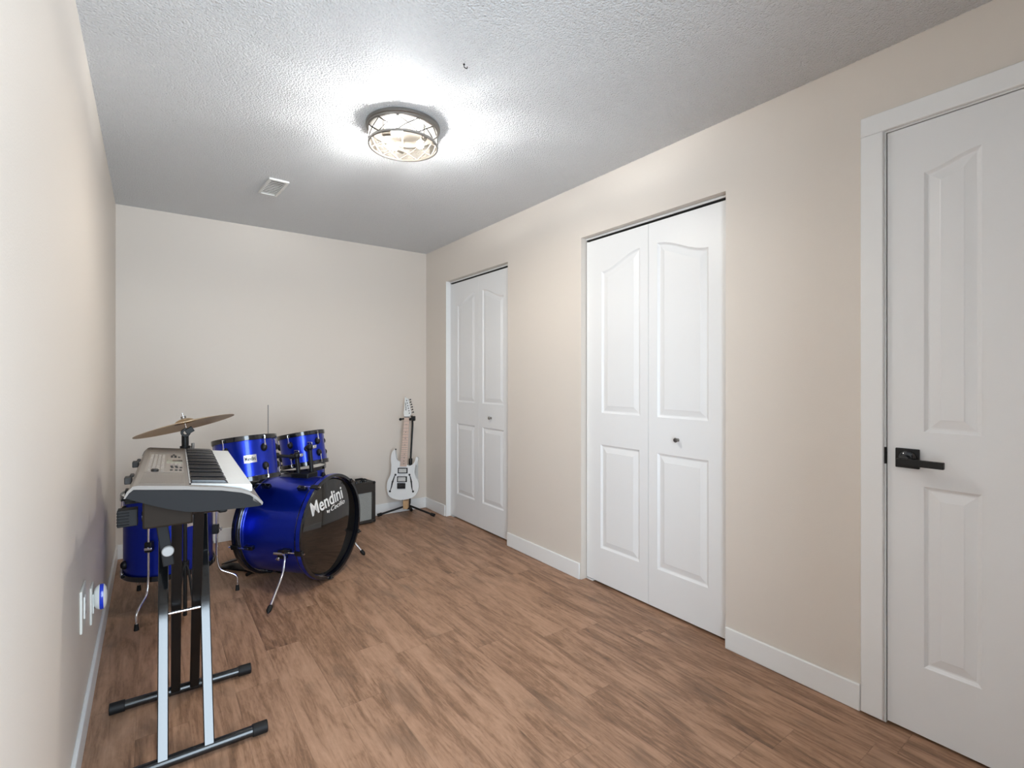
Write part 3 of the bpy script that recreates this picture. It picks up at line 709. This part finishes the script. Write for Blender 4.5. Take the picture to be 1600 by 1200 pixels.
# ------------------------------------------------------------------ keyboard
def keyboard():
    r = thing('electronic_keyboard', 'taupe electric piano keyboard with white and black keys on a black folding stand', 'keyboard', (-0.058, 1.80, 0.79), math.radians(-2.0))
    LEN = 0.955
    low = [(0.354,0.001),(0.343,-0.001),(0.295,0.0),(0.187,0.004),(0.147,0.010),(0.10,0.026),(0.056,0.044),(0.0,0.071)]
    up = [(0.008,0.0835),(0.020,0.0928),(0.10,0.0825),(0.20,0.069),(0.240,0.0630),(0.295,0.049),(0.318,0.038),(0.338,0.021),(0.352,0.006)]
    YZ = Matrix(((1,0,0,0),(0,0,-1,0),(0,1,0,0),(0,0,0,1)))          # outline (x, z) -> x, y=-depth, z
    def prof(pts, y0, y1):
        b = new(); slab(b, pts, -y1, -y0, YZ); return b
    # end caps
    for y0, y1 in ((0.0, 0.012), (LEN-0.012, LEN)):
        obj('end_cap', prof(low+up, y0, y1), M['kb_dark'], r, bevel=0.002)
    # lower body
    mid = [(x, z-0.001) for x, z in up]
    obj('lower_case', prof([(x, z+0.001) for x, z in low]+[(0.012,0.078),(0.15,0.060),(0.30,0.036),(0.34,0.012)], 0.012, LEN-0.012), M['kb_dark'], r)
    # upper shell: rear panel across the full length, raised lips at both ends and a front lip
    rear = [(0.0,0.072),(0.006,0.087),(0.018,0.1025),(0.026,0.1040),(0.155,0.0880),(0.155,0.050),(0.02,0.066)]
    b = new(); slab(b, rear, -LEN+0.012, -0.012, YZ)
    lip = [(-0.003,0.070),(0.004,0.088),(0.018,0.1025),(0.026,0.1040),(0.155,0.0880),(0.155,0.0765),(0.10,0.0835),(0.020,0.0935),(0.010,0.085),(0.001,0.070)]
    slab(b, lip, -0.014, 0.0015, YZ); slab(b, lip, -LEN-0.0015, -LEN+0.014, YZ)
    upl = [(x, z+0.0105) for x, z in up[2:]]
    for y0, y1 in ((-0.001, 0.026), (LEN-0.026, LEN+0.001)):
        slab(b, [(0.154,0.0765),(0.154,0.0875)]+[(x,z) for x, z in upl if x > 0.16]+[(0.357,0.010),(0.3545,0.002),(0.339,0.0215),(0.319,0.0385),(0.2955,0.0495),(0.24,0.0635),(0.20,0.0695)], -y1, -y0, YZ)
    slab(b, [(0.328,0.020),(0.328,0.036),(0.336,0.0315),(0.350,0.016),(0.357,0.009),(0.354,0.001)], -LEN, -0.0, YZ)
    obj('upper_case', b, M['kb_taupe'], r, angle=30)
    def pz(x): return 0.1040-(x-0.026)*0.124
    tilt = Matrix.Rotation(math.atan(0.124), 4, 'Y')
    def on_panel(x, y, dz=0): return Matrix.Translation((x, y, pz(x)+dz)) @ tilt
    # speaker grilles
    for y0, y1 in ((0.030, 0.225), (0.770, 0.930)):
        b = new()
        for k in range(28): box(b, -0.0011, 0.0011, y0, y1, 0.0, 0.0022, on_panel(0.032+k*0.0041, 0))
        obj('speaker_grille', b, M['kb_panel'], r, smooth=False)
    b = new(); box(b, 0.0, 0.112, 0.245, 0.735, 0.0002, 0.0022, on_panel(0.033, 0)); pn = obj('control_panel', b, M['kb_panel'], r, bevel=0.0008)
    b = new(); box(b, 0.0, 0.050, 0.455, 0.540, 0.0022, 0.0036, on_panel(0.092, 0)); lc = obj('display', b, M['lcd'], pn, bevel=0.0005)
    b = new(); box(b, 0.018, 0.050, 0.495, 0.540, 0.0036, 0.0040, on_panel(0.092, 0)); obj('display_dark_corner', b, M['lcd_dark'], lc, smooth=False)  # darker grey-brown rectangle over one corner of the display
    b = new(); box(b, -0.0045, 0.0045, -0.008, 0.008, 0, 0.0030); b0 = obj('button', b, M['kb_button'], pn, bevel=0.0008)
    b = new(); box(b, -0.004, 0.004, -0.006, 0.006, 0, 0.0034); b1 = obj('button', b, M['kb_mark'], pn, bevel=0.0008)
    first = [True, True]
    def put(src, x, y):
        k = 0 if src is b0 else 1
        mx = on_panel(x, y, 0.0020)
        if first[k]: src.matrix_basis = mx; first[k] = False
        else: copy(src, pn, mx=mx)
    for i in range(4):
        for j in range(13): put(b0, 0.044+i*0.0125, 0.275+j*0.034)
    for x, y in ((0.108,0.285),(0.122,0.285),(0.134,0.285),(0.110,0.345),(0.124,0.345),(0.136,0.345),(0.108,0.372),(0.122,0.372),(0.108,0.62),(0.120,0.62),(0.132,0.62),(0.108,0.655),(0.120,0.655),(0.114,0.69)): put(b1, x, y)
    for x, y in ((0.108,0.405),(0.120,0.405),(0.132,0.405),(0.108,0.435),(0.120,0.435),(0.132,0.435),(0.132,0.69)): put(b0, x, y)
    b = new(); lathe(b, [(0.011,0),(0.011,0.008),(0.009,0.010),(0,0.010)], 24, on_panel(0.062, 0.258, 0.001)); obj('volume_knob', b, M['kb_mark'], pn)
    # keys
    n, y0 = 36, 0.029; p = (LEN-0.058)/n
    kz = lambda x: 0.0870-(x-0.165)*0.120
    b = new(); slab(b, [(0.160,0.062),(0.160,kz(0.160)),(0.3265,kz(0.3265)),(0.3285,kz(0.3285)-0.003),(0.3285,kz(0.3285)-0.022),(0.322,kz(0.322)-0.024),(0.300,0.046)], -(p-0.0009), -0.0, YZ)
    wk = obj('white_key', b, M['key_white'], r, bevel=0.0007, bseg=1)
    b = new(); hw = 0.0066
    slab(b, [(0.160,kz(0.16)-0.004),(0.160,kz(0.16)+0.0115),(0.252,kz(0.252)+0.0112),(0.262,kz(0.262)+0.001),(0.262,kz(0.262)-0.004)], -hw, hw, YZ)
    bk = obj('black_key', b, M['key_black'], r, bevel=0.0020, bseg=2)
    fw = fb = True
    for k in range(n):
        loc = (0, y0+k*p, 0)
        if fw: wk.location = loc; fw = False
        else: copy(wk, r, loc)
        if k % 7 in (0, 1, 3, 4, 5) and k < n-1:
            loc = (0, y0+(k+1)*p, 0)
            if fb: bk.location = loc; fb = False
            else: copy(bk, r, loc)
    b = new(); box(b, 0.156, 0.160, 0.028, LEN-0.028, 0.080, 0.0905); obj('key_felt', b, M['kb_dark'], r, smooth=False)
    b = new()
    for k in range(n): box(b, 0.1555, 0.1592, y0+k*p+0.004, y0+k*p+0.016, 0.0903, 0.0912)
    obj('key_labels', b, M['print_white'], r, smooth=False)
    # music rest sockets at the rear edge
    for y in (0.24, 0.60):
        b = new(); box(b, -0.017, 0.003, y-0.018, y+0.018, 0.072, 0.095); box(b, -0.004, 0.008, y-0.004, y+0.03, 0.092, 0.100); obj('music_rest_socket', b, M['kb_mark'], r, bevel=0.003)
    # battery housing below
    b = new(); box(b, 0.038, 0.165, 0.045, 0.108, -0.038, 0.045); obj('underside_housing', b, mat('warm_grey_plastic', (42, 34, 27), 0.65, spec=0.2), r, bevel=0.006)
    return r
keyboard()

# ------------------------------------------------------------------ keyboard stand
def kb_stand():
    r = thing('keyboard_stand', 'black double-braced folding X stand under the keyboard', 'keyboard stand', (0.103, 2.07, 0), math.radians(-1.4))
    # local x across, local y along the keyboard; near foot y=-0.205, far foot y=+0.205
    YN, YFt, ZB, ZT, YA = -0.205, 0.205, 0.020, 0.772, -0.135
    def flat_leg(x, w, ya, za, yb, zb, t=0.030):
        d = Vector((0, yb-ya, zb-za)); L = d.length; d.normalize(); nrm = Vector((0, -d.z, d.y))
        mx = Matrix(((1,0,0,x),(0,nrm.y,d.y,ya),(0,nrm.z,d.z,za),(0,0,0,1)))
        b = new(); box(b, -w/2, w/2, -t/2, t/2, 0, L, mx); return b
    for x in (-0.066, 0.056): obj('leg', flat_leg(x, 0.030, YN, ZB, YFt, ZT), M['leg_gloss'], r, bevel=0.003)
    for x in (-0.029, 0.031): obj('leg', flat_leg(x, 0.030, YFt, ZB, YA, ZT), M['black_metal'], r, bevel=0.003)
    for y in (YN, YFt):
        b = new(); tube(b, [(-0.215,y,ZB),(0.215,y,ZB)], 0.0165, 20); ft = obj('floor_bar', b, M['bar_gloss'], r)
        for s in (-1, 1):
            b = new(); tube(b, [(s*0.180,y,ZB),(s*0.226,y,ZB)], 0.0195, 20); obj('end_cap', b, M['rubber'], ft, bevel=0.002)
        y = YA if y == YN else y
        b = new(); tube(b, [(-0.120,y,ZT),(0.095,y,ZT)], 0.0155, 20); ta = obj('support_arm', b, M['bar_gloss'], r)
        for s, x0, x1 in ((-1,-0.180,-0.130),(1,0.085,0.112)):
            b = new()
            z0, z1 = (ZT-0.022, ZT+0.030) if s < 0 else (ZT-0.018, ZT+0.018)
            box(b, x0, x1, y-0.020, y+0.020, z0, z1)
            if s < 0:
                for k in range(5): box(b, x0-0.0015, x1-0.02, y-0.0215, y+0.0215, z0+0.005+k*0.009, z0+0.009+k*0.009)
            obj('rubber_end', b, M['rubber'], ta, bevel=0.006, bseg=3)
    b = new(); cyl(b, (-0.052,0,(ZB+ZT)/2), (0.044,0,(ZB+ZT)/2), 0.0052, seg=14); obj('pivot_bolt', b, M['chrome'], r)
    # locking plate with its knob
    b = new(); mx = Matrix.Translation((-0.062, -0.142, 0.690)) @ Matrix.Rotation(math.radians(-8), 4, 'Y')
    box(b, -0.0155, 0.0155, -0.004, 0.004, -0.085, 0.082, mx); lp = obj('locking_plate', b, M['kb_dark'], r, bevel=0.003)
    b = new(); lathe(b, [(0,0),(0.0165,0),(0.0165,0.009),(0.014,0.012),(0,0.012)], 28, mx @ Matrix.Translation((0.004,-0.004,-0.036)) @ Matrix.Rotation(math.pi/2,4,'X')); obj('locking_knob', b, M['nickel_pale'], lp)
    b = new(); lathe(b, [(0,0),(0.006,0),(0.005,0.004),(0,0.005)], 16, mx @ Matrix.Translation((-0.005,-0.004,0.058)) @ Matrix.Rotation(math.pi/2,4,'X')); obj('bolt', b, M['chrome'], lp)
    return r
M['leg_gloss'] = mat('black_gloss_tube', (18, 19, 21), 0.07, coat=0.6)
M['bar_gloss'] = mat('black_enamel_bar', (20, 21, 23), 0.25, coat=0.3)
M['nickel_pale'] = mat('pale_grey_plastic', (170, 170, 170), 0.35)
kb_stand()

# ------------------------------------------------------------------ guitar (local x right, y depth towards the wall, z up)
GK = 4.25/774.76
def gp(u, v): return ((u-630.0)*GK, (790.0-v)*GK)
def crop8(pts): return [gp(595+x/10.914, 690+y/10.914) for x, y in pts]
GM = Matrix(((1,0,0,0),(0,0,1,0),(0,1,0,0),(0,0,0,1)))                # outline (x, z) with depth along y
def guitar():
    # stands facing the room's near corner, leaning back a little
    r = thing('electric_guitar', 'small white electric guitar with black f-holes leaning on a floor stand', 'guitar', (1.754, 3.982, 0.111), 0)
    r.rotation_mode = 'QUATERNION'
    r.rotation_quaternion = Quaternion((0,0,1), -0.63079) @ Quaternion((1,0,0), -math.radians(5))
    body = crop8([(225,150),(190,163),(163,215),(152,320),(165,420),(165,520),(145,590),(112,660),(94,740),(97,820),(117,900),(158,950),(230,982),(330,998),(430,990),(520,962),(588,913),(628,840),(640,760),(622,680),(588,610),(566,545),(565,485),(583,430),(608,370),(624,310),(615,280),(595,270),(580,290),(572,330),(552,372),(515,405),(470,420),(430,400),(418,408),(330,408),(312,352),(270,328),(240,285),(232,220)])
    b = new(); slab(b, smooth_closed(body, 4), 0.0, 0.034, GM); bd = obj('body', b, M['white_lacquer'], r, bevel=0.005, bseg=3, angle=40)
    nk = [gp(623.9,729.5), gp(634.4,729.5), gp(636.7,651.5), gp(629.2,651.5)]
    b = new(); slab(b, nk, -0.006, 0.016, GM); nko = obj('neck', b, M['maple'], r, bevel=0.002)
    for k in range(21):
        b = new(); t = 1-(0.5**(k/12.0)); t = t/ (1-0.5**(21/12.0))
        v = 652.5+(728.5-652.5)*t; e = (v-651.5)/78.0
        xl, xr = 629.2+(623.9-629.2)*e, 636.7+(634.4-636.7)*e
        (x0, z), (x1, _) = gp(xl, v), gp(xr, v); box(b, x0, x1, -0.0075, -0.0055, z-0.0011, z+0.0011)
        obj('fret', b, M['nickel'], nko, smooth=False)
    b = new()
    for v in (664, 676, 686, 696, 710, 716, 721, 725):
        x, z = gp(633.0-(v-652)*0.045, v); lathe(b, [(0,0),(0.0035,0)], 12, Matrix.Translation((x,-0.0063,z)) @ Matrix.Rotation(math.pi/2,4,'X'))
    obj('fret_markers', b, M['print_black'], nko)
    hs = [gp(*p) for p in ((628.9,652),(627.8,645.5),(629.0,636),(629.4,628),(629.4,619.3),(630.6,621),(631.8,625),(633.2,622.2),(634.4,622.4),(635.6,625),(640.2,646.5),(637.2,652))]
    b = new(); slab(b, hs, -0.002, 0.012, GM); ho = obj('headstock', b, M['white_lacquer'], r, bevel=0.0015)
    b = new(); (x0,z),(x1,_) = gp(628.9,652), gp(637.0,652); box(b, x0, x1, -0.009, 0.0, z-0.003, z+0.003); obj('nut', b, M['matte_black'], ho)
    (ox, oz), (ex, ez) = gp(632.4,641.5), gp(631.0,629.0)
    lettering('lettering', 'Ibanez', M['print_black'], ho, lambda x, y, d: Vector((ox+(ex-ox)*x-0.010*y, -0.0026+d, oz+(ez-oz)*x)), 0.0003, 0.02)
    for (pu, pv), (tu, tv) in zip(((632.6,626),(633.7,630),(634.6,634.2),(635.4,638.2),(636.5,642.2),(637.3,646)), ((638.0,624.4),(638.6,628.3),(639.9,632),(641,636),(641.7,640),(642.9,644.3))):
        (x, z), (xt, zt) = gp(pu, pv), gp(tu, tv)
        b = new(); cyl(b, (x,-0.012,z), (x,0.006,z), 0.0040, seg=12); po_ = obj('tuner', b, M['matte_black'], ho)
        b = new(); cyl(b, (x,0.012,z), (xt,0.012,zt), 0.0022, seg=8); box(b, xt-0.007, xt+0.004, 0.006, 0.018, zt-0.0055, zt+0.0055); obj('tuner_button', b, M['matte_black'], po_, bevel=0.002)
    def rect(b, x0, y0, x1, y1, d0, d1):
        (a, c), (e, f) = crop8([(x0,y0)])[0], crop8([(x1,y1)])[0]; box(b, min(a,e), max(a,e), d0, d1, min(c,f), max(c,f))
    for rc, inn in (((278,455,446,548),(297,472,426,532)), ((268,600,438,695),(285,614,416,682))):
        b = new(); rect(b, *rc, -0.005, 0.001); pr = obj('pickup_ring', b, M['matte_black'], bd, bevel=0.001)
        b = new(); x0,y0,x1,y1 = inn; rect(b, x0,y0,x1,(y0+y1)/2-1, -0.009, 0.0); rect(b, x0,(y0+y1)/2+1,x1,y1, -0.009, 0.0); pk_ = obj('pickup', b, M['white_plastic'], pr, bevel=0.0008)
        b = new()
        for k in range(6):
            for yy in (y0+(y1-y0)*0.27, y0+(y1-y0)*0.75):
                x, z = crop8([(x0+(x1-x0)*(0.12+0.152*k), yy)])[0]; lathe(b, [(0.0022,0),(0.0022,0.0008),(0,0.0008)], 8, Matrix.Translation((x,-0.009,z)) @ Matrix.Rotation(math.pi/2,4,'X'))
        obj('pole_pieces', b, M['kb_mark'], pk_)
    b = new(); rect(b, 275,712,414,806, -0.012, 0.001); brg = obj('bridge', b, M['matte_black'], bd, bevel=0.002)
    b = new()
    for k in range(6): rect(b, 282+k*21.5,722,299+k*21.5,770, -0.015, -0.010)
    obj('saddles', b, M['kb_mark'], brg, bevel=0.0008)
    for dots in ([(238,572),(222,600),(206,650),(192,690),(184,720),(176,770),(162,815),(150,852)], [(478,572),(492,605),(504,650),(511,690),(515,720),(519,770),(530,820),(545,855)]):
        P = crop8(dots); b = new(); n = len(P); L_, R_ = [], []
        Q = [Vector((*p,0)) for p in P]; wd = [0.0026,0.0042,0.0052,0.0066,0.0060,0.0050,0.0036,0.0026]
        for k in range(n):
            t = (Q[min(k+1,n-1)]-Q[max(k-1,0)]).normalized(); nn = Vector((-t.y,t.x,0)); L_.append(Q[k]+nn*wd[k]); R_.append(Q[k]-nn*wd[k])
        slab(b, [(p.x,p.y) for p in L_]+[(p.x,p.y) for p in R_[::-1]], -0.0008, 0.001, GM)
        for (x, z), rr in ((P[0],0.0088), (P[-1],0.0092)): slab(b, circle(x, z, rr, 18), -0.0010, 0.001, GM)
        x, z = P[3]; slab(b, [(x-0.011,z),(x,z+0.006),(x+0.011,z),(x,z-0.006)], -0.0009, 0.001, GM)
        obj('f_hole', b, M['print_black'], bd, smooth=False)
    for uv in ((228,146),(358,1000)):
        (x, z) = crop8([uv])[0]; b = new(); cyl(b, (x,0.015,z-0.004), (x,0.015,z+0.007), 0.006, seg=12); obj('strap_button', b, M['matte_black'], bd)
    b = new()
    for k in range(6):
        f = (k+0.7)/6.4
        p0 = gp(629.3+7.2*f, 652); p1 = crop8([(290+k*22, 745)])[0]
        tube(b, [(p0[0],-0.0105,p0[1]), (p1[0],-0.0145,p1[1])], 0.0005, 5)
    obj('strings', b, M['chrome'], r)
    return r
guitar()

def guitar_stand():
    hub = Vector((1.830, 4.050, 0))
    r = thing('guitar_stand', 'black tripod guitar stand in the corner by the closet door', 'guitar stand', hub, -0.63079)
    # local: x right, y towards the corner
    b = new(); cyl(b, (0,0,0.055), (0,0,0.135), 0.017, seg=20); obj('hub', b, M['black_metal'], r)
    inv = (Matrix.Translation(hub) @ Matrix.Rotation(-0.63079,4,'Z')).inverted()
    for f in ((1.985,3.868,0.018), (1.600,4.150,0.018)):
        q = inv @ Vector(f); b = new(); a = Vector((q.x*0.06,q.y*0.06,0.085)); tube(b, [a, q], 0.0085, 14); lg = obj('leg', b, M['black_metal'], r)
        d = (q-a).normalized(); b = new(); tube(b, [q-d*0.028, q+d*0.010], 0.0135, 14); obj('rubber_foot', b, M['rubber'], lg)
    q = inv @ Vector((1.905,4.150,0.016)); b = new(); a = Vector((0,0.01,0.085)); tube(b, [a, q], 0.0085, 14); lg = obj('leg', b, M['black_metal'], r)
    d = (q-a).normalized(); b = new(); tube(b, [q-d*0.028, q+d*0.010], 0.0135, 14); obj('rubber_foot', b, M['rubber'], lg)
    b = new(); cyl(b, (0.004,0.03,0.10), (0.010,0.052,0.470), 0.0125, seg=18); cyl(b, (0.004,0.03,0.10), (0,0,0.08), 0.012, seg=14); obj('lower_pole', b, M['black_metal'], r)
    b = new(); cyl(b, (0.0095,0.048,0.405), (0.0105,0.053,0.490), 0.0165, seg=18); obj('pole_clutch', b, M['black_metal'], r, bevel=0.003)
    b = new(); tube(b, bent([(0.010,0.052,0.470),(0.022,0.085,0.800),(0.020,0.060,0.868)],5,0.15), 0.0085, 14); obj('upper_pole', b, M['black_metal'], r)
    # neck yoke
    b = new(); tube(b, bent([(-0.054,-0.060,0.846),(-0.054,0.052,0.842),(0.032,0.052,0.842),(0.032,-0.060,0.846)],5,0.25), 0.0085, 12); yk = obj('neck_yoke', b, M['black_metal'], r)
    for x in (-0.054, 0.032):
        b = new(); ball(b, (x,-0.062,0.847), 0.012, 14); obj('yoke_end', b, M['rubber'], yk)
    b = new(); box(b, 0.024, 0.056, 0.010, 0.054, 0.826, 0.868); obj('yoke_joint', b, M['black_metal'], yk, bevel=0.006)
    # cradle under the body with its tan rest block
    b = new(); box(b, -0.026, 0.014, -0.094, -0.030, 0.078, 0.151); cb = obj('rest_block', b, M['tan'], r, bevel=0.004)
    b = new(); tube(b, [(-0.006,0,0.085),(-0.006,-0.05,0.082)], 0.009, 12); obj('cradle_bar', b, M['black_metal'], r)
    return r
guitar_stand()

# ------------------------------------------------------------------ guitar amplifier
def amp():
    w, d, h = 0.345, 0.165, 0.342; a = math.radians(8.5)
    fr = Vector((1.520, 4.008, 0)); ex = Vector((math.cos(a), math.sin(a), 0)); ey = Vector((-math.sin(a), math.cos(a), 0))
    r = thing('guitar_amplifier', 'small black guitar amplifier with grey grille cloth beside the bass drum', 'amplifier', fr-ex*w/2+ey*d/2, a)
    b = new(); x, y = w/2, d/2
    box(b, -x, x, -y+0.014, y, 0.010, h); 
    box(b, -x, x, -y, -y+0.014, h-0.082, h); box(b, -x, x, -y, -y+0.014, 0.010, 0.034); box(b, -x, -x+0.034, -y, -y+0.014, 0.034, h-0.082); box(b, x-0.034, x, -y, -y+0.014, 0.034, h-0.082)
    obj('cabinet', b, M['black_vinyl'], r, bevel=0.004)
    b = new(); box(b, -x+0.034, x-0.034, -y+0.007, -y+0.0145, 0.034, h-0.082); obj('grille_cloth', b, M['cloth'], r, smooth=False)
    b = new(); tube(b, bent([(-0.10,0,h+0.001),(-0.095,0,h+0.022),(0.095,0,h+0.022),(0.10,0,h+0.001)],5,0.12), 0.008, 10); hd = obj('handle', b, M['rubber'], r)
    for s in (-0.11, 0.11):
        b = new(); ball(b, (s,0,h+0.006), 0.022, 16, (1.2,1,0.75)); obj('handle_end', b, M['rubber'], hd)
    b = new(); box(b, -x+0.04, x-0.04, -y+0.02, -y+0.055, h, h+0.0015); cp = obj('control_panel', b, M['kb_mark'], r, smooth=False)
    b = new(); lathe(b, [(0.009,0),(0.008,0.013),(0,0.013)], 16); k0 = obj('knob', b, M['gloss_black'], cp)
    for k in range(6):
        loc = (-0.10+0.04*k, -y+0.037, h+0.0015)
        if k == 0: k0.location = loc
        else: copy(k0, cp, loc)
    b = new(); lathe(b, [(0.014,0.0),(0.014,0.010),(0.010,0.010),(0,0.010)], 14); f0 = obj('rubber_foot', b, M['rubber'], r)
    first = True
    for sx in (-1, 1):
        for sy in (-1, 1):
            loc = (sx*(x-0.03), sy*(y-0.03), 0)
            if first: f0.location = loc; first = False
            else: copy(f0, r, loc)
    b = new()
    for sx in (-1, 1):
        for z in (0.020, h-0.008): ball(b, (sx*(x-0.012), -y+0.006, z), 0.014, 12)
    obj('corner_guards', b, M['matte_black'], r)
amp()
